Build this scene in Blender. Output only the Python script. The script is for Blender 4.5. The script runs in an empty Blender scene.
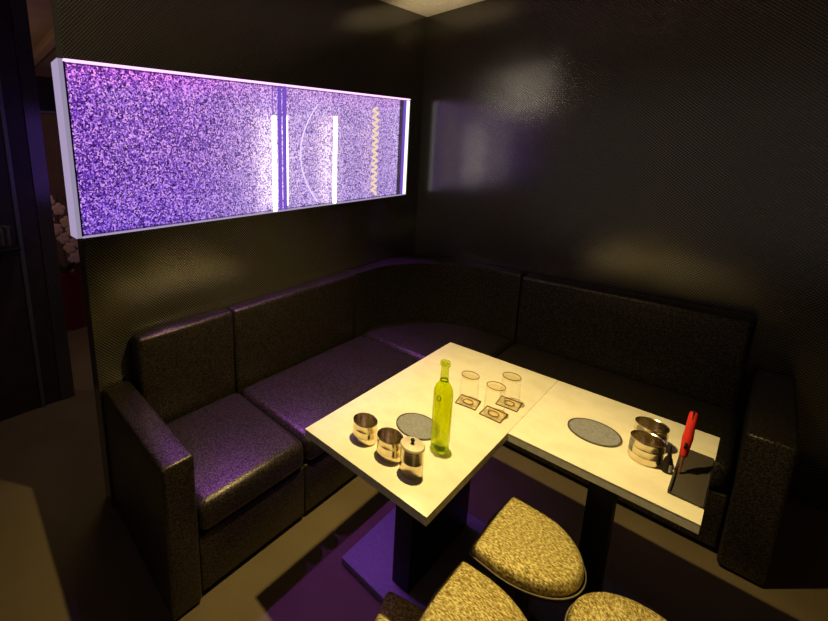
import bpy, bmesh, math, random
from mathutils import Vector, Matrix
random.seed(4)
PI = math.pi
C = bpy.context.scene.collection

# ------------------------------------------------------------------ helpers
def bm_new(): return bmesh.new()

def add_box(bm, x0, x1, y0, y1, z0, z1, bev=0.0, seg=3, M=None):
    t = bmesh.new()
    vs = [t.verts.new((x, y, z)) for x in (x0, x1) for y in (y0, y1) for z in (z0, z1)]
    for f in ((0,1,3,2),(4,6,7,5),(0,4,5,1),(2,3,7,6),(0,2,6,4),(1,5,7,3)):
        t.faces.new([vs[i] for i in f])
    if bev > 0:
        bmesh.ops.bevel(t, geom=t.edges[:] , offset=bev, segments=seg, profile=0.5, affect='EDGES')
    merge(bm, t, M)

def merge(bm, t, M=None):
    bmesh.ops.recalc_face_normals(t, faces=t.faces[:])
    vm = {}
    for v in t.verts:
        co = v.co if M is None else M @ v.co
        vm[v] = bm.verts.new(co)
    for f in t.faces:
        try: bm.faces.new([vm[v] for v in f.verts])
        except ValueError: pass
    t.free()

def add_prism(bm, pts, z0, z1, bev=0.0, seg=3, M=None):
    """vertical extrusion of a plan outline"""
    t = bmesh.new()
    lo = [t.verts.new((x, y, z0)) for x, y in pts]
    hi = [t.verts.new((x, y, z1)) for x, y in pts]
    n = len(pts)
    t.faces.new(lo[::-1]); t.faces.new(hi)
    for i in range(n):
        t.faces.new((lo[i], lo[(i+1) % n], hi[(i+1) % n], hi[i]))
    if bev > 0:
        es = [e for e in t.edges if abs(e.verts[0].co.z - e.verts[1].co.z) < 1e-6 and len(e.link_faces) == 2]
        bmesh.ops.bevel(t, geom=es, offset=bev, segments=seg, profile=0.5, affect='EDGES')
    bmesh.ops.triangulate(t, faces=[f for f in t.faces if len(f.verts) > 4])
    merge(bm, t, M)

def add_lathe(bm, prof, n=40, loc=(0, 0, 0), M=None):
    """profile = list of (r, z); r = 0 closes on the axis"""
    t = bmesh.new(); rings = []
    for r, z in prof:
        if r < 1e-7: rings.append([t.verts.new((loc[0], loc[1], loc[2] + z))])
        else: rings.append([t.verts.new((loc[0] + r*math.cos(2*PI*k/n), loc[1] + r*math.sin(2*PI*k/n), loc[2] + z)) for k in range(n)])
    for a, b in zip(rings[:-1], rings[1:]):
        for k in range(n):
            k2 = (k+1) % n
            if len(a) == 1 and len(b) == 1: continue
            if len(a) == 1: t.faces.new((a[0], b[k], b[k2]))
            elif len(b) == 1: t.faces.new((a[k], a[k2], b[0]))
            else: t.faces.new((a[k], a[k2], b[k2], b[k]))
    merge(bm, t, M)

def add_tube(bm, path, r, n=10, closed=False, rads=None):
    t = bmesh.new(); rings = []
    P = [Vector(p) for p in path]; m = len(P)
    up = None
    for i in range(m):
        if closed: d = P[(i+1) % m] - P[i-1]
        else: d = P[min(i+1, m-1)] - P[max(i-1, 0)]
        d.normalize()
        if up is None:
            up = Vector((0, 0, 1)) if abs(d.z) < .9 else Vector((1, 0, 0))
        s = d.cross(up).normalized(); u = s.cross(d).normalized(); up = u
        rr = rads[i] if rads else r
        rings.append([t.verts.new(P[i] + rr*(math.cos(2*PI*k/n)*s + math.sin(2*PI*k/n)*u)) for k in range(n)])
    rng = range(m) if closed else range(m-1)
    for i in rng:
        a, b = rings[i], rings[(i+1) % m]
        for k in range(n): t.faces.new((a[k], a[(k+1) % n], b[(k+1) % n], b[k]))
    if not closed:
        t.faces.new(rings[0][::-1]); t.faces.new(rings[-1])
    merge(bm, t)

def obj(name, bm, mat, parent=None, smooth=35):
    me = bpy.data.meshes.new(name)
    bmesh.ops.remove_doubles(bm, verts=bm.verts[:], dist=1e-6)
    bm.to_mesh(me); bm.free()
    me.materials.append(mat)
    if smooth:
        for p in me.polygons: p.use_smooth = True
        me.set_sharp_from_angle(angle=math.radians(smooth))
    o = bpy.data.objects.new(name, me); C.objects.link(o)
    if parent: o.parent = parent
    return o

def tag(o, label, cat, group=None):
    o['label'] = label; o['category'] = cat
    if group: o['group'] = group
    return o

def thing(name, label, cat, loc=(0, 0, 0), rz=0, group=None):
    o = bpy.data.objects.new(name, None); C.objects.link(o)
    o.location = loc; o.rotation_euler = (0, 0, rz); o.empty_display_size = .05
    return tag(o, label, cat, group)

def struct(name, bm, mat, smooth=0):
    o = obj(name, bm, mat, None, smooth); o['kind'] = 'structure'; return o

def dup(root, loc, rz, label, group=None):
    r = root.copy(); C.objects.link(r); r.location = loc; r.rotation_euler = (0, 0, rz); r['label'] = label
    if group: r['group'] = group
    for ch in list(root.children):
        c = ch.copy(); C.objects.link(c); c.parent = r
        for g in list(ch.children):
            d = g.copy(); C.objects.link(d); d.parent = c
    return r

# ------------------------------------------------------------------ materials
class NT:
    def __init__(s, name):
        s.m = bpy.data.materials.new(name); s.m.use_nodes = True
        s.t = s.m.node_tree; s.t.nodes.clear()
        s.out = s.n('ShaderNodeOutputMaterial')
    def n(s, typ, **kw):
        nd = s.t.nodes.new(typ)
        for k, v in kw.items(): setattr(nd, k, v)
        return nd
    def l(s, a, b): s.t.links.new(a, b)
    def math(s, op, a, b=None):
        nd = s.n('ShaderNodeMath', operation=op)
        for i, v in enumerate((a, b)):
            if v is None: continue
            if isinstance(v, (int, float)): nd.inputs[i].default_value = v
            else: s.l(v, nd.inputs[i])
        return nd.outputs[0]
    def ramp(s, fac, stops):
        nd = s.n('ShaderNodeValToRGB'); s.l(fac, nd.inputs[0])
        el = nd.color_ramp.elements
        while len(el) < len(stops): el.new(.5)
        for e, (p, c) in zip(el, stops):
            e.position = p; e.color = (*c, 1) if len(c) == 3 else c
        return nd.outputs[0]
    def bsdf(s, **kw):
        nd = s.n('ShaderNodeBsdfPrincipled')
        for k, v in kw.items():
            i = nd.inputs[k.replace('_', ' ')]
            if isinstance(v, (int, float)): i.default_value = v
            elif isinstance(v, tuple): i.default_value = (*v, 1)
            else: s.l(v, i)
        return nd
    def coord(s): return s.n('ShaderNodeTexCoord').outputs['Object']
    def noise(s, scale, detail=2, vec=None, rough=.5):
        nd = s.n('ShaderNodeTexNoise'); nd.inputs['Scale'].default_value = scale
        nd.inputs['Detail'].default_value = detail; nd.inputs['Roughness'].default_value = rough
        s.l(vec if vec is not None else s.coord(), nd.inputs['Vector']); return nd.outputs['Fac']
    def vor(s, scale, vec=None, out='Color'):
        nd = s.n('ShaderNodeTexVoronoi'); nd.inputs['Scale'].default_value = scale
        s.l(vec if vec is not None else s.coord(), nd.inputs['Vector']); return nd.outputs[out]
    def bump(s, h, dist=.002, strength=1.0):
        nd = s.n('ShaderNodeBump'); nd.inputs['Distance'].default_value = dist
        nd.inputs['Strength'].default_value = strength; s.l(h, nd.inputs['Height']); return nd.outputs['Normal']
    def done(s, sh): s.l(sh, s.out.inputs['Surface']); return s.m

def simple(name, col, rough=.5, metal=0.0, spec=.5, nscale=60, namt=.12):
    t = NT(name); n = t.noise(nscale, 3)
    c2 = tuple(max(0, c*(1-namt)) for c in col); c3 = tuple(min(1, c*(1+namt)) for c in col)
    b = t.bsdf(Base_Color=t.ramp(n, [(.3, c2), (.7, c3)]), Roughness=rough, Metallic=metal)
    b.inputs['Specular IOR Level'].default_value = spec
    return t.done(b.outputs[0])

def mat_mesh_wall():
    t = NT('embossed_mesh'); s = t.n('ShaderNodeSeparateXYZ'); t.l(t.coord(), s.inputs[0])
    u = t.math('ADD', s.outputs[0], s.outputs[1]); v = s.outputs[2]
    k = 2*PI/.029
    a = t.math('SINE', t.math('MULTIPLY', t.math('ADD', u, v), k))
    b = t.math('SINE', t.math('MULTIPLY', t.math('SUBTRACT', u, v), k))
    h = t.math('MULTIPLY', a, b)
    h = t.math('ABSOLUTE', h)
    col = t.ramp(h, [(.0, (.010, .009, .006)), (.45, (.050, .044, .032)), (1, (.17, .15, .11))])
    sh = t.bsdf(Base_Color=col, Roughness=.15, Metallic=.10, Normal=t.bump(h, .0012, .13))
    sh.inputs['Specular IOR Level'].default_value = 1.0
    return t.done(sh.outputs[0])

def mat_vinyl(name, dark, light, tint=.35):
    t = NT(name)
    n = t.vor(320); n2 = t.noise(210, 3)
    g = t.n('ShaderNodeRGBToBW'); t.l(n, g.inputs[0])
    f = t.math('MULTIPLY', g.outputs[0], n2)
    col = t.ramp(f, [(.12, dark), (.42, light)])
    sh = t.bsdf(Base_Color=col, Roughness=.37, Metallic=.65, Normal=t.bump(n2, .0012, .5))
    return t.done(sh.outputs[0])

def mat_gold():
    t = NT('crinkled_gold_leather')
    mp = t.n('ShaderNodeMapping'); mp.inputs['Rotation'].default_value = (0, 0, .9); mp.inputs['Scale'].default_value = (1, 2.1, 1)
    t.l(t.coord(), mp.inputs['Vector'])
    n = t.noise(120, 4, mp.outputs[0], .62); n2 = t.noise(30, 2)
    col = t.ramp(n, [(.33, (.13, .080, .016)), (.48, (.52, .38, .10)), (.62, (1.0, .88, .42))])
    sh = t.bsdf(Base_Color=col, Roughness=.38, Metallic=.35, Normal=t.bump(n, .005, .9))
    return t.done(sh.outputs[0])

def mat_table():
    t = NT('cream_laminate')
    n = t.noise(14, 6, None, .6)
    col = t.ramp(n, [(.35, (.80, .73, .56)), (.6, (.87, .81, .64)), (.75, (.83, .76, .59))])
    sh = t.bsdf(Base_Color=col, Roughness=.24)
    sh.inputs['Specular IOR Level'].default_value = .35
    return t.done(sh.outputs[0])

def mat_speckle():
    t = NT('lit_bubble_speckle')
    co = t.coord(); s = t.n('ShaderNodeSeparateXYZ'); t.l(co, s.inputs[0])
    v = t.n('ShaderNodeTexVoronoi'); v.inputs['Scale'].default_value = 150; t.l(co, v.inputs['Vector'])
    g = t.n('ShaderNodeSeparateColor'); t.l(v.outputs['Color'], g.inputs[0])
    n = t.noise(210, 3, co, .7)
    f = t.math('ADD', t.math('MULTIPLY', g.outputs[0], .62), t.math('MULTIPLY', n, .55))
    f = t.math('SUBTRACT', f, t.math('MULTIPLY', v.outputs['Distance'], .12))
    col = t.ramp(f, [(.26, (.020, .005, .090)), (.44, (.10, .022, .34)), (.60, (.24, .065, .72)), (.80, (.95, .50, 1.0))])
    # edge light: magenta along the top, blue-violet to the bottom
    z = t.math('DIVIDE', t.math('SUBTRACT', s.outputs[2], 1.331), .707)
    zt = t.ramp(z, [(0, (.78, .80, 1.06)), (.45, (1.0, 1.0, 1.0)), (.86, (1.05, .95, 1.0)), (1, (1.7, 1.0, 1.15))])
    mx = t.n('ShaderNodeMixRGB', blend_type='MULTIPLY'); mx.inputs[0].default_value = 1
    t.l(col, mx.inputs[1]); t.l(zt, mx.inputs[2])
    hz = t.n('ShaderNodeMapRange'); hz.interpolation_type = 'SMOOTHSTEP'
    for i, v in ((1, -2.1), (2, -1.2), (3, 0.0), (4, .55)): hz.inputs[i].default_value = v
    t.l(s.outputs[1], hz.inputs[0])
    pale = t.ramp(f, [(.30, (.20, .11, .38)), (.48, (.50, .35, .78)), (.72, (1.0, .88, 1.0))])  # whitening towards the corner: glow of the strips put into the emission colour
    mp = t.n('ShaderNodeMixRGB'); t.l(hz.outputs[0], mp.inputs[0]); t.l(mx.outputs[0], mp.inputs[1]); t.l(pale, mp.inputs[2]); mx = mp
    b = t.bsdf(Base_Color=t.ramp(f, [(.3, (.06, .04, .12)), (.75, (.80, .74, .86))]), Roughness=.45, Emission_Color=mx.outputs[0], Emission_Strength=SPECK)
    return t.done(b.outputs[0])

def mat_emit(name, col, st):
    t = NT(name); n = t.noise(8, 1)
    e = t.n('ShaderNodeEmission'); e.inputs['Strength'].default_value = st
    t.l(t.ramp(n, [(0, tuple(c*.95 for c in col)), (1, col)]), e.inputs[0])
    return t.done(e.outputs[0])

def mat_thin(name, tint, edge, solid=None, solid_fac=0.0, gloss=.06, edge_pow=.5):
    """thin clear wall: tinted see-through, darker towards grazing, with a sharp reflection"""
    t = NT(name)
    lw = t.n('ShaderNodeLayerWeight'); lw.inputs['Blend'].default_value = edge_pow
    tr = t.n('ShaderNodeBsdfTransparent')
    n = t.noise(20, 1)
    col = t.ramp(lw.outputs['Facing'], [(0, tint), (.55, tint), (1, edge)])
    t.l(col, tr.inputs[0])
    sh = tr.outputs[0]
    if solid:
        df = t.n('ShaderNodeBsdfDiffuse'); t.l(t.ramp(n, [(0, tuple(c*.93 for c in solid)), (1, solid)]), df.inputs[0])
        tl = t.n('ShaderNodeBsdfTranslucent'); tl.inputs[0].default_value = (*solid, 1)
        m0 = t.n('ShaderNodeMixShader'); m0.inputs[0].default_value = .5; t.l(df.outputs[0], m0.inputs[1]); t.l(tl.outputs[0], m0.inputs[2])
        m1 = t.n('ShaderNodeMixShader'); m1.inputs[0].default_value = solid_fac
        t.l(sh, m1.inputs[1]); t.l(m0.outputs[0], m1.inputs[2]); sh = m1.outputs[0]
    gl = t.n('ShaderNodeBsdfGlossy'); gl.inputs['Roughness'].default_value = .03
    lf = t.n('ShaderNodeLayerWeight'); lf.inputs['Blend'].default_value = .5
    fc = t.math('ADD', t.math('MULTIPLY', t.math('POWER', lf.outputs['Facing'], 4.0), gloss/.06*.55), gloss*.5)
    m2 = t.n('ShaderNodeMixShader'); t.l(fc, m2.inputs[0]); t.l(sh, m2.inputs[1]); t.l(gl.outputs[0], m2.inputs[2])
    return t.done(m2.outputs[0])

SPECK = .92
M = {}
M['mesh'] = mat_mesh_wall()
M['vinyl'] = mat_vinyl('pearl_black_vinyl', (.008, .0065, .0055), (.108, .088, .064))
M['gold'] = mat_gold()
M['table'] = mat_table()
M['edge'] = simple('laminate_edge', (.66, .66, .58), .5)
M['black'] = simple('black_metal', (.010, .010, .010), .45, .3)
M['basep'] = simple('matt_black_plate', (.17, .15, .20), .55)
M['wood'] = simple('dark_wood', (.035, .024, .015), .5, nscale=9, namt=.35)
M['brown'] = simple('brown_paint', (.16, .085, .055), .7, nscale=6)
M['ceil'] = simple('cream_ceiling', (.78, .70, .52), .9)
M['ceilb'] = simple('brown_ceiling', (.30, .20, .14), .9, nscale=5)
M['speck'] = mat_speckle()
M['led'] = mat_emit('white_led', (1.0, .93, .60), 7.0)
M['gleamw'] = mat_emit('warm_coil_gleam', (1.0, .80, .50), 1.05)
M['ledc'] = mat_emit('dim_white_led', (1.0, .97, .84), 1.5)
M['gleams'] = mat_emit('soft_white_gleam', (.86, .72, 1.0), 1.2)
M['edgelit'] = mat_emit('edge_lit_acrylic', (.74, .60, .95), .55)
M['edgedim'] = mat_emit('dim_edge_lit_acrylic', (.72, .62, .90), .42)
M['edgetop'] = mat_emit('edge_lit_magenta', (1.0, .55, 1.0), 1.6)
M['violet'] = mat_emit('violet_acrylic', (.20, .09, .60), 1.0)
M['pane'] = mat_thin('clear_acrylic', (.97, .95, 1.0), (.8, .7, 1.0), gloss=.04)
M['steel'] = simple('brushed_steel', (.76, .67, .48), .20, 1.0, nscale=40)
M['steell'] = simple('satin_steel_lid', (.80, .70, .50), .42, .6, nscale=40)
M['coasterg'] = simple('grey_felt', (.235, .235, .25), .8, nscale=150, namt=.2)
M['rimd'] = simple('dark_grey_rim', (.08, .075, .07), .6)
M['green'] = mat_thin('lime_glass', (.92, 1.0, .02), (.50, .62, .01), (.88, 1.0, .005), .38, gloss=.05, edge_pow=.25)
M['greenl'] = mat_thin('pale_lime_glass', (.92, .98, .35), (.35, .45, .05), (.80, .95, .06), .22, gloss=.06, edge_pow=.4)
M['greend'] = simple('dark_green_glass', (.015, .11, .03), .12)
M['glass'] = mat_thin('clear_glass', (.994, .988, .972), (.96, .90, .74), gloss=.035, edge_pow=.2)
M['glassb'] = mat_thin('thick_glass', (.985, .95, .84), (.90, .78, .52), gloss=.05, edge_pow=.2)
M['amber'] = mat_thin('amber_acrylic', (.995, .985, .94), (.97, .90, .70), (.85, .70, .38), .05, gloss=.05, edge_pow=.2)
M['brownrim'] = simple('brown_edge', (.14, .060, .018), .35)
M['red'] = simple('red_plastic', (.72, .035, .02), .3)
M['redm'] = simple('copper_metal', (.70, .30, .17), .3, .8)
M['blackpl'] = simple('black_plastic', (.012, .008, .007), .5, 0.0, .25)
M['white'] = simple('white_label', (.85, .80, .72), .5)
M['traym'] = simple('dark_brown_leather', (.050, .040, .030), .55, nscale=120)
M['petal'] = simple('cream_petal', (.62, .44, .33), .7)
M['leaf'] = simple('green_leaf', (.02, .05, .015), .5)
M['pot'] = simple('dark_red_pot', (.16, .012, .012), .35)
M['chrome'] = simple('grey_trim', (.16, .17, .16), .4, .6)
M['piping'] = simple('pale_piping', (.40, .34, .24), .35, .6)

def mat_floor():
    t = NT('dark_carpet'); n = t.noise(240, 4, None, .7); n2 = t.noise(3, 3)
    f = t.math('ADD', t.math('MULTIPLY', n, .6), t.math('MULTIPLY', n2, .4))
    col = t.ramp(f, [(.3, (.085, .060, .030)), (.7, (.185, .135, .068))])
    b = t.bsdf(Base_Color=col, Roughness=.8, Normal=t.bump(n, .002, .4))
    return t.done(b.outputs[0])
M['floor'] = mat_floor()

# ------------------------------------------------------------------ room shell
H = 2.625
WE = -2.531                       # free end of the left wall
bm = bm_new(); add_box(bm, -4.5, 3.6, -6, .12, -.1, 0); struct('floor', bm, M['floor'])
bm = bm_new(); add_box(bm, -.095, 3.6, -6, .12, H, H+.1); struct('ceiling', bm, M['ceil'])
bm = bm_new(); add_box(bm, -4.5, -.095, -6, .12, H, H+.1); struct('ceiling_corridor', bm, M['ceilb'])
bm = bm_new(); add_box(bm, -.095, 3.6, 0, .12, 0, H); struct('wall_back', bm, M['mesh'])
ZW0, ZW1, YW1 = 1.331, 2.038, -.1655
bm = bm_new()
add_box(bm, -.095, 0, WE, 0, 0, ZW0); add_box(bm, -.095, 0, WE, 0, ZW1, H); add_box(bm, -.095, 0, YW1, 0, ZW0, ZW1)
struct('wall_left', bm, M['mesh'])
bm = bm_new(); add_box(bm, 3.5, 3.6, -6, 0, 0, H); struct('wall_right', bm, M['wood'])
# corridor partition with a mesh clad end
bm = bm_new(); add_box(bm, -1.24, -1.124, -2.51, -2.425, 0, H); struct('wall_partition', bm, M['mesh'])
bm = bm_new(); add_box(bm, -1.24, -1.135, -6, -2.512, 0, H); struct('wall_corridor', bm, M['wood'])
bm = bm_new(); add_box(bm, -1.134, -1.118, -2.635, -2.612, 0, 2.2, .004); struct('trim_1', bm, M['chrome'])
bm = bm_new(); add_box(bm, -3.45, -3.3, -6, .0, 0, H); struct('wall_far', bm, M['brown'])
bm = bm_new(); add_box(bm, -3.298, -3.27, -2.6, -1.2, 2.14, 2.17, .003); struct('trim_2', bm, M['chrome'])
bm = bm_new(); add_box(bm, -3.298, -3.285, -2.6, -1.2, 2.175, 2.52); struct('window_1', bm, M['black'])
bm = bm_new(); add_box(bm, -3.298, -3.28, -2.45, -1.5, .01, 2.135, .006); struct('door_1', bm, M['brown'])
bm = bm_new(); add_box(bm, -3.2, -.6, -2.16, -2.08, H-.07, H, .01); struct('trim_3', bm, M['ceilb'])

# ------------------------------------------------------------------ luminous bubble panels set in the wall
YM0, YM1 = -1.444, -1.390         # mullion
def bubble_panel(y0, y1, label, left):
    r = thing('bubble_panel', label, 'light panel', (0, (y0+y1)/2, ZW0), 0, 'lit bubble panels in the wall')
    inv = Matrix.Translation(-Vector(r.location))
    def part(name, bm, m, par=r, sm=35):
        for v in bm.verts: v.co = inv @ v.co
        o = obj(name, bm, m, None, sm); o.parent = par; return o
    e = .002
    bm = bm_new(); add_box(bm, -.088, -.084, y0+.004, y1-.004, ZW0+e, ZW1-e)
    for v in bm.verts: pass
    o = obj('bubble_sheet', bm, M['speck']); o.parent = r; o.location = inv @ Vector((0, 0, 0))
    bm = bm_new(); add_box(bm, -.010, -.001, y0+.02, y1-.02, ZW0+.012, ZW1-.012); part('front_pane', bm, M['pane'])
    bm = bm_new(); add_box(bm, -.03, .002, y0+.001, y1-.001, ZW1-.006, ZW1-.001); part('top_rail', bm, M['edgetop'])
    bm = bm_new(); add_box(bm, -.03, .002, y0+.001, y1-.001, ZW0+.001, ZW0+.004); part('bottom_rail', bm, M['edgelit'])
    bm = bm_new(); add_box(bm, -.0945, -.0885, y0+.004, y1-.004, ZW0+e, ZW1-e); part('back_board', bm, M['violet'])
    return r, part
# left, long panel
pl, part = bubble_panel(WE, -1.419, 'long purple glowing bubble panel at the left end of the mesh wall', True)
bm = bm_new(); add_box(bm, -.094, .003, WE-.020, WE-.003, ZW0+.002, ZW1-.002, .002); part('end_block', bm, M['edgedim'])
bm = bm_new(); add_box(bm, -.094, .003, WE-.0245, WE-.0205, ZW0+.002, ZW1-.002, .001); part('end_edge', bm, M['edgelit'])
bm = bm_new(); add_box(bm, -.083, -.002, WE-.002, WE+.005, ZW0+.008, ZW1-.010); part('end_seal', bm, M['black'])
bm = bm_new(); add_tube(bm, [(-.017, -1.468, ZW0+.006), (-.017, -1.468, 1.868)], .012, 12); part('light_tube', bm, M['led'])
bm = bm_new(); add_box(bm, -.016, .003, YM0, -1.428, ZW0+.007, ZW1-.010, .004); part('side_post', bm, M['violet'])
# right, short panel
pr, part = bubble_panel(-1.417, YW1, 'short purple glowing bubble panel nearest the room corner', False)
bm = bm_new(); add_box(bm, -.016, .003, -1.408, YM1, ZW0+.007, ZW1-.010, .004); part('side_post', bm, M['violet'])
bm = bm_new(); add_tube(bm, [(-.02, -1.373, ZW0+.03), (-.02, -1.373, 1.87)], .007, 10); part('light_tube', bm, M['led'])  # refracted double of the neighbouring strip, built as a thin glowing tube
bm = bm_new(); add_tube(bm, [(-.024, -.955, ZW0+.006), (-.024, -.955, 1.885)], .012, 12); part('light_tube', bm, M['led'])
bm = bm_new(); add_tube(bm, [(-.010, YW1-.018, ZW0+.008), (-.010, YW1-.018, 2.025)], .014, 12); part('light_tube', bm, M['ledc'])
bm = bm_new(); add_box(bm, -.016, .003, YW1-.062, YW1-.050, ZW0+.007, ZW1-.010, .003); part('side_post', bm, M['violet'])
bm = bm_new()
pts = [(-.035 + .010*math.cos(a), -.525 + .022*math.sin(a), 1.36 + .60*a/(2*PI*13)) for a in [2*PI*13*i/310 for i in range(311)]]
add_tube(bm, pts, .0085, 8); part('warm_coil_gleam', bm, M['gleamw'])  # corridor light gleaming in the acrylic, built as a glowing coil
bm = bm_new()
pts = [(-.05, -1.235 + .15*t*t, 1.655 + .30*t) for t in [(-1 + i/12) for i in range(25)]]
add_tube(bm, pts, .0045, 6); part('curved_gleam', bm, M['gleams'])  # gleam of the corridor in the acrylic, shaped as a glowing line

# ------------------------------------------------------------------ banquette
SB, ST = .285, .42                # seat cushion bottom and top
BZ = .862
def section(label, loc): return thing('banquette_section', label, 'sofa', loc, 0, 'banquette sections around the corner')
def sub(r, name, bm, m, sm=40):
    T = -Vector(r.location)
    for v in bm.verts: v.co += T
    return obj(name, bm, m, r, sm)
BT = .10                          # back thickness on the left run
bmg = .003
# end unit with arm
r = section('dark shimmering banquette end with an armrest at the open left end', (.33, -2.16, 0))
bm = bm_new(); add_box(bm, BT+.002, .645, -2.396, -1.857, SB, ST, .042, 6); sub(r, 'seat', bm, M['vinyl'])
bm = bm_new(); add_box(bm, .006, BT, -2.376, -1.857, .30, BZ, .022, 5); sub(r, 'backrest', bm, M['vinyl'])
bm = bm_new(); add_box(bm, .006, .640, -2.522, -2.399, .012, .642, .014, 4); sub(r, 'armrest', bm, M['vinyl'])
bm = bm_new(); add_box(bm, .006, .628, -2.396, -1.857, .03, SB-.004, .008); sub(r, 'base', bm, M['vinyl'])
bm = bm_new(); add_box(bm, .02, .60, -2.38, -1.87, 0, .03); sub(r, 'plinth', bm, M['black'])
# middle unit
r = section('dark shimmering banquette middle length without arms under the purple panels', (.33, -1.33, 0))
bm = bm_new(); add_box(bm, BT+.002, .645, -1.853, -.815, SB, ST, .042, 6); sub(r, 'seat', bm, M['vinyl'])
bm = bm_new(); add_box(bm, .006, BT, -1.853, -.865, .30, BZ, .022, 5); sub(r, 'backrest', bm, M['vinyl'])
bm = bm_new(); add_box(bm, .006, .628, -1.853, -.815, .03, SB-.004, .008); sub(r, 'base', bm, M['vinyl'])
bm = bm_new(); add_box(bm, .02, .60, -1.84, -.83, 0, .03); sub(r, 'plinth', bm, M['black'])
# corner unit
FY = -.695                        # front of the right run
r = section('curved dark banquette corner where the two runs meet', (.4, -.4, 0))
def arc(cx, cy, rad, a0, a1, n): return [(cx + rad*math.cos(a0+(a1-a0)*i/n), cy + rad*math.sin(a0+(a1-a0)*i/n)) for i in range(n+1)]
inner = [(BT, -.861)] + arc(.71, -.73, .61, PI, PI/2, 18) + [(.827, -.12)]
outer = [(.827, -.006)] + [(.35, -.006)] + arc(.35, -.35, .344, PI/2, PI, 8)[1:] + [(.006, -.861)]
bm = bm_new(); add_prism(bm, inner + outer, .30, BZ, .014, 3); sub(r, 'backrest', bm, M['vinyl'])
so = [(BT+.003, -.812)] + arc(.712, -.733, .606, PI, PI/2, 18) + [(.827, -.125)]
seat = so + [(.827, FY)] + arc(.79, -.812+.0, .0, PI/2, PI, 1)[:0] + [(.74, FY-.01), (.66, -.77), (.645, -.812)]
bm = bm_new(); add_prism(bm, seat, SB, ST, .040, 6); sub(r, 'seat', bm, M['vinyl'])
bs = [(.012, -.812), (.012, -.35)] + arc(.35, -.35, .335, PI, PI/2, 6)[1:] + [(.827, -.015), (.827, FY+.02), (.73, FY+.01), (.65, -.75), (.628, -.812)]
bm = bm_new(); add_prism(bm, bs, .03, SB-.004, .006, 2); sub(r, 'base', bm, M['vinyl'])
bm = bm_new(); add_prism(bm, [(.04, -.80), (.04, -.3), (.3, -.04), (.82, -.04), (.82, FY+.05), (.6, -.80)], 0, .03); sub(r, 'plinth', bm, M['black'])
# right unit
r = section('long dark banquette length along the back wall behind the right table', (1.35, -.35, 0))
bm = bm_new(); add_box(bm, .833, 1.815, FY, -.136, SB, ST, .042, 6); sub(r, 'seat', bm, M['vinyl'])
bm = bm_new(); add_box(bm, .833, 1.800, -.134, -.006, .30, BZ, .022, 5); sub(r, 'backrest', bm, M['vinyl'])
bm = bm_new(); add_box(bm, 1.828, 1.950, -.735, -.006, .012, .605, .014, 4); sub(r, 'armrest', bm, M['vinyl'])
bm = bm_new(); add_box(bm, .833, 1.822, FY+.02, -.006, .03, SB-.004, .008); sub(r, 'base', bm, M['vinyl'])
bm = bm_new(); add_box(bm, .85, 1.81, FY+.05, -.02, 0, .03); sub(r, 'plinth', bm, M['black'])

# ------------------------------------------------------------------ tables
TT, TH = .72, .030
def table(label, x0, x1, y0, y1, legs, plate):
    cx, cy = (x0+x1)/2, (y0+y1)/2
    r = thing('dining_table', label, 'table', (cx, cy, 0), 0, 'cream tables pushed together')
    bm = bm_new(); add_box(bm, x0, x1, y0, y1, TT-.003, TT, .0012, 2); top = sub(r, 'tabletop', bm, M['table'])
    bm = bm_new(); add_box(bm, x0+.0005, x1-.0005, y0+.0005, y1-.0005, TT-TH, TT-.0032, .001, 1); sub(r, 'edge_band', bm, M['edge'])
    for lx, ly, hl in legs:
        bm = bm_new(); add_box(bm, lx-.035, lx+.035, ly-hl, ly+hl, .034, TT-TH-.002, .003); sub(r, 'leg', bm, M['black'])
    a, b, c, d = plate
    bm = bm_new(); add_box(bm, a, b, c, d, 0, .033, .004, 2); sub(r, 'base_plate', bm, M['basep'])
    bm = bm_new(); add_box(bm, cx-.14, cx+.14, cy-.16, cy+.16, TT-TH-.008, TT-TH, .002); sub(r, 'mounting_plate', bm, M['black'])
    return r
table('long cream table with the green bottle and three canisters', .864, 1.3198, -2.085, -1.077, [(1.090, -1.575, .23)], (.870, 1.312, -1.885, -1.277))
table('short cream table at the right with the black tray', 1.3202, 1.769, -1.576, -1.077, [(1.545, -1.33, .035)], (1.37, 1.72, -1.50, -1.16))

# ------------------------------------------------------------------ stools
def d_outline(s=1.0, rr=.155, flat=.073, crn=.012):
    # flat side at x = -flat, half round on +x ; rounded corners
    p = [(x*1.10, y) for x, y in arc(0, 0, rr*s, -PI/2, PI/2, 28)]
    p += [(-.02*s, rr*s*.995)]
    p += arc(-flat*s+crn, rr*s*.985-crn, crn, PI/2, PI, 4)
    p += [(-(flat+.010)*s, 0)]
    p += arc(-flat*s+crn, -rr*s*.985+crn, crn, PI, 1.5*PI, 4)
    p += [(-.02*s, -rr*s*.995)]
    return p
def dome(bm, out, z0, z1, rise):
    """upholstered pad: sides pull in towards a gently domed top"""
    t = bmesh.new(); cx, cy = .035, 0
    levels = [(1.0, z0), (1.015, z0+.25*(z1-z0)), (1.01, z0+.55*(z1-z0)), (.985, z0+.82*(z1-z0)), (.95, z1), (.88, z1+rise*.35), (.7, z1+rise*.75), (.4, z1+rise*.95), (.15, z1+rise)]
    rings = [[t.verts.new((cx+(x-cx)*k, cy+(y-cy)*k, z)) for x, y in out] for k, z in levels]
    n = len(out)
    for a, b in zip(rings[:-1], rings[1:]):
        for i in range(n): t.faces.new((a[i], a[(i+1) % n], b[(i+1) % n], b[i]))
    t.faces.new(rings[0][::-1]); t.faces.new(rings[-1])
    merge(bm, t)
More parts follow.
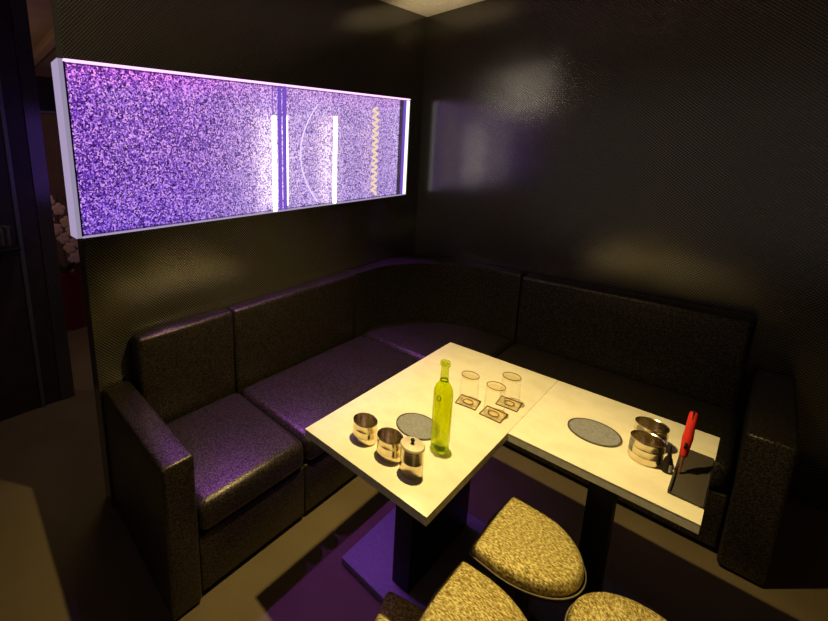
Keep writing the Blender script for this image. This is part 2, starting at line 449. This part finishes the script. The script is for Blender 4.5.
def stool(label, loc, rz, h):
    r = thing('stool', label, 'stool', loc, rz, 'gold topped stools by the tables')
    out = d_outline(.985)
    bm = bm_new(); dome(bm, out, h-.046, h-.010, .010); obj('seat_pad', bm, M['gold'], r, 60)
    bm = bm_new(); add_prism(bm, d_outline(1.01), h-.060, h-.048, .003, 2); obj('seat_board', bm, M['black'], r)
    bm = bm_new(); add_tube(bm, [(x, y, h-.0455) for x, y in d_outline(1.02)], .0022, 6, True); obj('piping', bm, M['piping'], r)
    bm = bm_new(); add_lathe(bm, [(0, .018), (.022, .018), (.022, h-.076), (.055, h-.068), (.055, h-.0605), (0, h-.0605)], 24, (.035, 0, 0)); obj('pedestal', bm, M['black'], r)
    bm = bm_new(); add_lathe(bm, [(0, 0), (.078, 0), (.078, .010), (.065, .017), (0, .0175)], 32, (.035, 0, 0)); obj('foot_plate', bm, M['black'], r)
    return r
stool('gold stool tucked into the inner corner of the two tables', (1.413, -1.687, 0), -.02, .484)
stool('gold stool nearest the bottle end of the long table, second from left', (1.418, -2.045, 0), .04, .482)
stool('gold stool cut by the bottom edge of the picture under the short table', (1.740, -1.796, 0), PI-.93, .465)
stool('gold stool leftmost and lowest, mostly hidden behind another stool', (1.328, -2.198, 0), .33, .392)

# ------------------------------------------------------------------ things on the tables
def cup(label, x, y, R, h, rib=True):
    r = thing('metal_cup', label, 'cup', (x, y, TT), 0, 'open steel cups on the tables')
    prof = [(0, .001), (R*.96, .001), (R, .004)]
    prof += [(R, h*.30), (R*1.015, h*.33), (R, h*.36), (R, h*.62), (R*1.015, h*.65), (R, h*.68)] if rib else []
    prof += [(R, h-.004), (R*1.02, h-.002), (R*1.01, h), (R*.95, h-.002), (R*.94, .012), (0, .010)]
    bm = bm_new(); add_lathe(bm, prof, 48); obj('body', bm, M['steel'], r, 30)
    bm = bm_new(); add_lathe(bm, [(0, .011), (R*.92, .011), (R*.92, .013), (0, .0135)], 40); obj('inner_base', bm, M['steel'], r)
    return r
cup('open steel cup furthest left on the long table', 1.0285, -1.9665, .0385, .070)
cup('open steel cup between the leftmost cup and the lidded canister', 1.127, -1.971, .0385, .072)
cup('open steel cup in front on the short table', 1.633, -1.385, .0395, .070)
cup('open steel cup behind the other one on the short table', 1.628, -1.288, .040, .070)
r = thing('canister', 'lidded steel canister with a small black knob, nearest the table corner', 'canister', (1.2085, -1.980, TT))
R, h = .033, .090
bm = bm_new(); add_lathe(bm, [(0, .001), (R*.96, .001), (R, .004), (R, h*.48), (R*1.02, h*.50), (R*1.02, h*.53), (R, h*.55), (R, h), (R*.9, h), (0, h)], 48); obj('body', bm, M['steel'], r, 30)
bm = bm_new(); add_lathe(bm, [(R*.90, h+.0005), (R*1.04, h+.0005), (R*1.05, h+.004), (R*.98, h+.007), (R*.4, h+.0085), (0, h+.009)], 48); lid = obj('lid', bm, M['steell'], r, 30)
bm = bm_new(); add_lathe(bm, [(0, h+.009), (.0045, h+.009), (.003, h+.014), (.0065, h+.019), (.005, h+.023), (0, h+.024)], 20); obj('knob', bm, M['blackpl'], lid)

def plate(label, x, y, R):
    r = thing('round_coaster', label, 'coaster', (x, y, TT), 0, 'round grey coasters')
    bm = bm_new(); add_lathe(bm, [(0, .0005), (R*.93, .0005), (R*.93, .0038), (0, .004)], 64); obj('pad', bm, M['coasterg'], r)
    bm = bm_new(); add_lathe(bm, [(R*.94, .0003), (R, .0003), (R, .0042), (R*.94, .0046), (R*.94, .0003)], 64); obj('rim', bm, M['rimd'], r)
plate('round grey coaster partly behind the green bottle', 1.108, -1.778, .071)
plate('round grey coaster lying clear on the short table', 1.502, -1.355, .072)

# bottle
r = thing('bottle', 'slim lime green glass bottle standing on the long table', 'bottle', (1.210, -1.819, TT))
bm = bm_new(); add_lathe(bm, [(.010, .030), (.0262, .026), (.0278, .034), (.0282, .12), (.0282, .195), (.0268, .209), (.0225, .222), (.016, .232), (.0125, .240), (.0120, .246)], 40); obj('body', bm, M['green'], r)
bm = bm_new(); add_lathe(bm, [(.0118, .2465), (.0112, .27), (.0112, .288), (.0118, .2895)], 32); obj('neck', bm, M['greenl'], r)
bm = bm_new(); add_lathe(bm, [(.0115, .290), (.0142, .291), (.0146, .297), (.0142, .304), (.0105, .305), (.0095, .292)], 32); obj('lip', bm, M['greenl'], r)
bm = bm_new(); add_lathe(bm, [(0, .001), (.024, .001), (.0272, .004), (.0276, .012), (.0264, .024), (.0258, .0255)], 40); obj('base_glass', bm, M['greenl'], r)
bm = bm_new(); add_lathe(bm, [(.017, .003), (.012, .014), (.006, .024), (0, .027)], 24); obj('punt', bm, M['greend'], r)
bm = bm_new(); add_lathe(bm, [(.0090, .2405), (.0126, .2405), (.0126, .2425), (.009, .2425)], 32); obj('liquid_line', bm, M['greend'], r)
bm = bm_new()
ang = math.radians(-88)
for ring in range(1):
    pts = []
    for i in range(24):
        a = 2*PI*i/24; th = ang + .20*math.cos(a); z = .190 + .0085*math.sin(a)
        pts.append((.0287*math.cos(th), .0287*math.sin(th), z))
    add_tube(bm, pts, .0011, 6, True)
obj('emblem', bm, M['greend'], r)

# tumblers upside down on coasters
gl = [('upside-down glass tumbler on the coaster beside the green bottle', 1.155, -1.508, .15),
      ('upside-down glass tumbler nearest the inner table corner', 1.247, -1.511, .02),
      ('upside-down glass tumbler furthest back of the three', 1.257, -1.402, .10)]
cl = ['square amber coaster under the tumbler beside the green bottle', 'square amber coaster under the tumbler nearest the inner table corner', 'square amber coaster under the tumbler furthest back']
for (lab, x, y, rz), lab2 in zip(gl, cl):
    c = thing('square_coaster', lab2, 'coaster', (x, y, TT), rz, 'square coasters under tumblers')
    s = .036
    bm = bm_new(); add_box(bm, -s+.003, s-.003, -s+.003, s-.003, .0006, .0036, .0005, 1); obj('plate', bm, M['amber'], c)
    bm = bm_new()
    for a, b in (((-s, s), (-s, -s+.0026)), ((-s, s), (s-.0026, s)), ((-s, -s+.0026), (-s+.0026, s-.0026)), ((s-.0026, s), (-s+.0026, s-.0026))):
        add_box(bm, a[0], a[1], b[0], b[1], .0004, .0040)
    obj('rim', bm, M['brownrim'], c)
    bm = bm_new(); add_tube(bm, [(.017*math.cos(2*PI*i/32), .017*math.sin(2*PI*i/32), .0042) for i in range(32)], .0014, 6, True); obj('ring', bm, M['brownrim'], c)
    t = thing('tumbler', lab, 'glass', (x, y, TT+.0062), rz, 'upside-down tumblers')
    bm = bm_new(); add_lathe(bm, [(.0335, 0), (.0345, .002), (.0300, .098), (.0290, .0985), (.0325, .002), (.0335, 0)], 40); obj('glass_wall', bm, M['glass'], t)
    bm = bm_new(); add_lathe(bm, [(.0, .0990), (.0285, .0990), (.0300, .1005), (.0298, .106), (.0285, .1085), (.0262, .1075), (.018, .1045), (0, .104)], 40); b = obj('thick_base', bm, M['glassb'], t)
    bm = bm_new(); add_tube(bm, [(.0290*math.cos(2*PI*i/40), .0290*math.sin(2*PI*i/40), .1080) for i in range(40)], .0013, 6, True); obj('base_ring', bm, M['brownrim'], b)

# tray, red lighter, dropper bottle
r = thing('serving_tray', 'dark rectangular tray at the right edge of the short table', 'tray', (1.733, -1.372, TT))
bm = bm_new(); add_box(bm, -.033, .033, -.132, .132, .0008, .006, .001, 2); obj('tray_floor', bm, M['traym'], r)
bm = bm_new()
add_box(bm, -.035, -.030, -.134, .134, .0008, .016, .0015, 2); add_box(bm, .0305, .0335, -.134, .134, .0008, .008, .001, 1)
add_box(bm, -.030, .0305, -.134, -.131, .0008, .008, .001, 1); add_box(bm, -.030, .0305, .131, .134, .0008, .008, .001, 1)
obj('tray_rim', bm, M['traym'], r)
r = thing('lighter', 'long red gas lighter standing tilted at the left side of the tray', 'lighter', (1.704, -1.390, TT+.002))
r.location = (1.7075, -1.398, TT+.0065)
def tip(k): return (.004*k, .070*k, .170*k)
bm = bm_new(); add_tube(bm, [tip(0), tip(.05), tip(.30)], .003, 12, rads=[.0022, .0032, .0040]); obj('nozzle', bm, M['redm'], r)
bm = bm_new(); add_tube(bm, [tip(.27), tip(.30), tip(.42), tip(.58), tip(.74), tip(.93), tip(.99), tip(1.0)], .01, 16, rads=[.005, .0085, .0095, .0115, .0098, .0100, .0085, .004]); obj('handle', bm, M['red'], r)
bm = bm_new(); add_tube(bm, [(tip(.44)[0], tip(.44)[1]-.011, tip(.44)[2]), (tip(.48)[0], tip(.48)[1]-.017, tip(.48)[2]), (tip(.53)[0], tip(.53)[1]-.013, tip(.53)[2])], .003, 8); obj('trigger', bm, M['blackpl'], r)
bm = bm_new(); add_box(bm, -.0018, .0018, -.010, .010, -.014, .012, .0008, 1, Matrix.Translation(Vector(tip(.95))) @ Matrix.Rotation(-.39, 4, 'X')); obj('hanging_slot', bm, M['blackpl'], r)
r = thing('dropper_bottle', 'small black tapered dropper bottle with pale label beside the tray', 'bottle', (1.684, -1.405, TT+.001))
bm = bm_new(); add_lathe(bm, [(0, 0), (.0105, 0), (.0115, .003), (.0110, .030), (.0075, .046), (.0040, .052)], 28); obj('body', bm, M['blackpl'], r)
bm = bm_new(); add_lathe(bm, [(.0050, .0525), (.0045, .056), (.0026, .066), (.0016, .086), (0, .0865)], 20); obj('spout', bm, M['blackpl'], r)
bm = bm_new()
t = bmesh.new(); n = 10; lo = []; hi = []
for i in range(n+1):
    a = math.radians(-70 + 40*i/n); lo.append(t.verts.new((.0117*math.cos(a), .0117*math.sin(a), .006))); hi.append(t.verts.new((.0113*math.cos(a), .0113*math.sin(a), .030)))
for i in range(n): t.faces.new((lo[i], lo[i+1], hi[i+1], hi[i]))
merge(bm, t); obj('label', bm, M['white'], r)

# ------------------------------------------------------------------ corridor things
def ellipsoid(bm, c, rad, M3=None, n=10):
    t = bmesh.new(); bmesh.ops.create_uvsphere(t, u_segments=n, v_segments=n//2+1, radius=1)
    mm = Matrix.Translation(Vector(c)) @ (M3.to_4x4() if M3 else Matrix.Identity(4)) @ Matrix.Diagonal((*rad, 1))
    for v in t.verts: v.co = mm @ v.co
    merge(bm, t)
ox, oy = -2.45, -2.10
r = thing('orchid_plant', 'potted white orchid in the dim corridor behind the partition', 'plant', (ox, oy, 0))
bm = bm_new(); add_lathe(bm, [(0, 0), (.13, 0), (.16, .20), (.19, .56), (.20, .58), (.18, .58), (.15, .52), (0, .52)], 32); obj('pot', bm, M['pot'], r)
stem = [(0, 0, .52), (.0, -.03, .9), (.02, -.05, 1.2), (.03, -.02, 1.34), (.06, .04, 1.26), (.08, .08, 1.05), (.09, .10, .85)]
bm = bm_new(); add_tube(bm, stem, .006, 8); obj('stem', bm, M['leaf'], r)
for k in range(5):
    a = k*1.3; bm = bm_new()
    ellipsoid(bm, (.12*math.cos(a), .12*math.sin(a), .64), (.15, .035, .010), Matrix.Rotation(a, 3, 'Z') @ Matrix.Rotation(-.5, 3, 'Y')); obj('leaf', bm, M['leaf'], r)
spots = [(-.02, -.10, 1.27), (.03, -.03, 1.19), (.0, -.12, 1.11), (.05, .02, 1.06), (.02, -.07, 1.00), (.07, .05, .97), (.03, -.02, .91), (.08, .08, .86), (.05, .02, .81), (.09, .10, .74), (.07, .05, .70)]
for k, (x, y, z) in enumerate(spots):
    bm = bm_new(); F = Matrix.Rotation(-.55 + .2*math.sin(k*2.1), 3, 'Z') @ Matrix.Rotation(PI/2, 3, 'Y') @ Matrix.Rotation(k*.6, 3, 'Z')
    for j in range(5):
        a = 2*PI*j/5; d = F @ Vector((.028*math.cos(a), .028*math.sin(a), 0))
        ellipsoid(bm, Vector((x, y, z)) + d, (.036, .031, .010), F @ Matrix.Rotation(a, 3, 'Z'), 8)
    f = obj('blossom', bm, M['petal'], r)
r = thing('wall_shelf', 'small dark shelf on the corridor wall at far left', 'shelf', (-1.07, -2.76, 1.12))
bm = bm_new(); add_box(bm, -.062, .06, -.12, .12, 0, .018, .003); obj('board', bm, M['blackpl'], r)
bm = bm_new(); add_box(bm, -.062, -.05, -.02, .02, -.08, -.001, .002); obj('bracket', bm, M['blackpl'], r)
for k, (x, y) in enumerate([(-1.06, -2.705), (-1.06, -2.80)]):
    t = thing('drinking_glass', ['clear glass at the inner end of the small corridor shelf', 'clear glass at the outer end of the small corridor shelf'][k], 'glass', (x, y, 1.139), 0, 'glasses on the corridor shelf')
    bm = bm_new(); add_lathe(bm, [(0, .001), (.028, .001), (.033, .13), (.031, .13), (.026, .010), (0, .010)], 28); obj('bowl', bm, M['glassc'] if 'glassc' in M else M['glass'], t)
    bm = bm_new(); add_tube(bm, [(.032*math.cos(2*PI*i/28), .032*math.sin(2*PI*i/28), .131) for i in range(28)], .0016, 6, True); obj('rim', bm, M['chrome'], t)

# ------------------------------------------------------------------ light
def spot(name, loc, tgt, col, power, size, blend=.6, rad=.03):
    l = bpy.data.lights.new(name, 'SPOT'); l.energy = power; l.color = col; l.spot_size = math.radians(size); l.spot_blend = blend; l.shadow_soft_size = rad
    o = bpy.data.objects.new(name, l); C.objects.link(o); o.location = loc
    d = Vector(tgt) - Vector(loc); o.rotation_euler = d.to_track_quat('-Z', 'Y').to_euler(); return o
spot('table_spot', (1.13, -1.735, 2.35), (1.04, -1.74, .7), (1.0, .76, .28), 160, 104, 1.0, .022)
# violet wash thrown by the lit panels
for y in (-2.05, -1.70, -1.35, -.95, -.50):
    spot('panel_wash', (.025, y, 1.80), (.47 if y < -1 else .30, y - .02, .40), (.47, .10, 1.0), 28, 50 if y < -1 else 40, .7, .01)
pl_ = bpy.data.lights.new('corridor_fill', 'POINT'); pl_.energy = 6.5; pl_.color = (1.0, .62, .38); pl_.shadow_soft_size = .05  # added fill with no fixture, for the corridor ceiling and orchid
pl_o = bpy.data.objects.new('corridor_fill', pl_); C.objects.link(pl_o); pl_o.location = (-1.9, -3.0, 1.9)
spot('corridor_floor_fill', (-.50, -2.25, 2.55), (-.72, -2.45, 0), (1.0, .74, .46), 16, 62, 1.0, .12)  # added to brighten the floor strip and partition end
w = bpy.data.worlds.new('World'); bpy.context.scene.world = w; w.use_nodes = True
spot('ceiling_fill', (.36, -.46, 1.98), (.22, -.26, 2.62), (1.0, .80, .48), 9, 62, .9, .03)  # added fill without a fixture, brightens the ceiling corner
spot('left_wall_fill', (.75, -4.0, 2.5), (-.05, -2.25, 2.0), (1.0, .88, .66), 62, 40, 1.0, .08)  # added fill behind the camera, lightens the left wall
w.node_tree.nodes['Background'].inputs[0].default_value = (1.0, .82, .66, 1); w.node_tree.nodes['Background'].inputs[1].default_value = .14

# ------------------------------------------------------------------ camera
f, px, py, yaw, pitch, roll = 404.0031, 264.2130, 233.6356, -.9035, .1951, -.0206
fwd = Vector((math.sin(yaw)*math.cos(pitch), math.cos(yaw)*math.cos(pitch), -math.sin(pitch)))
rt = Vector((math.cos(yaw), -math.sin(yaw), 0)); up = rt.cross(fwd)
r2 = math.cos(roll)*rt + math.sin(roll)*up; u2 = -math.sin(roll)*rt + math.cos(roll)*up
cam = bpy.data.cameras.new('camera'); co = bpy.data.objects.new('camera', cam); C.objects.link(co)
mw = Matrix((r2, u2, -fwd)).transposed().to_4x4(); mw.translation = (1.7665, -2.959, 1.6627)
co.matrix_world = mw
cam.sensor_fit = 'HORIZONTAL'; cam.sensor_width = 36; cam.lens = f*36/828
cam.shift_x = (414-px)/828; cam.shift_y = (py-310.5)/828; cam.clip_start = .02
S = bpy.context.scene; S.camera = co
S.cycles.transparent_max_bounces = 40
S.view_settings.view_transform = 'Standard'; S.view_settings.look = 'None'
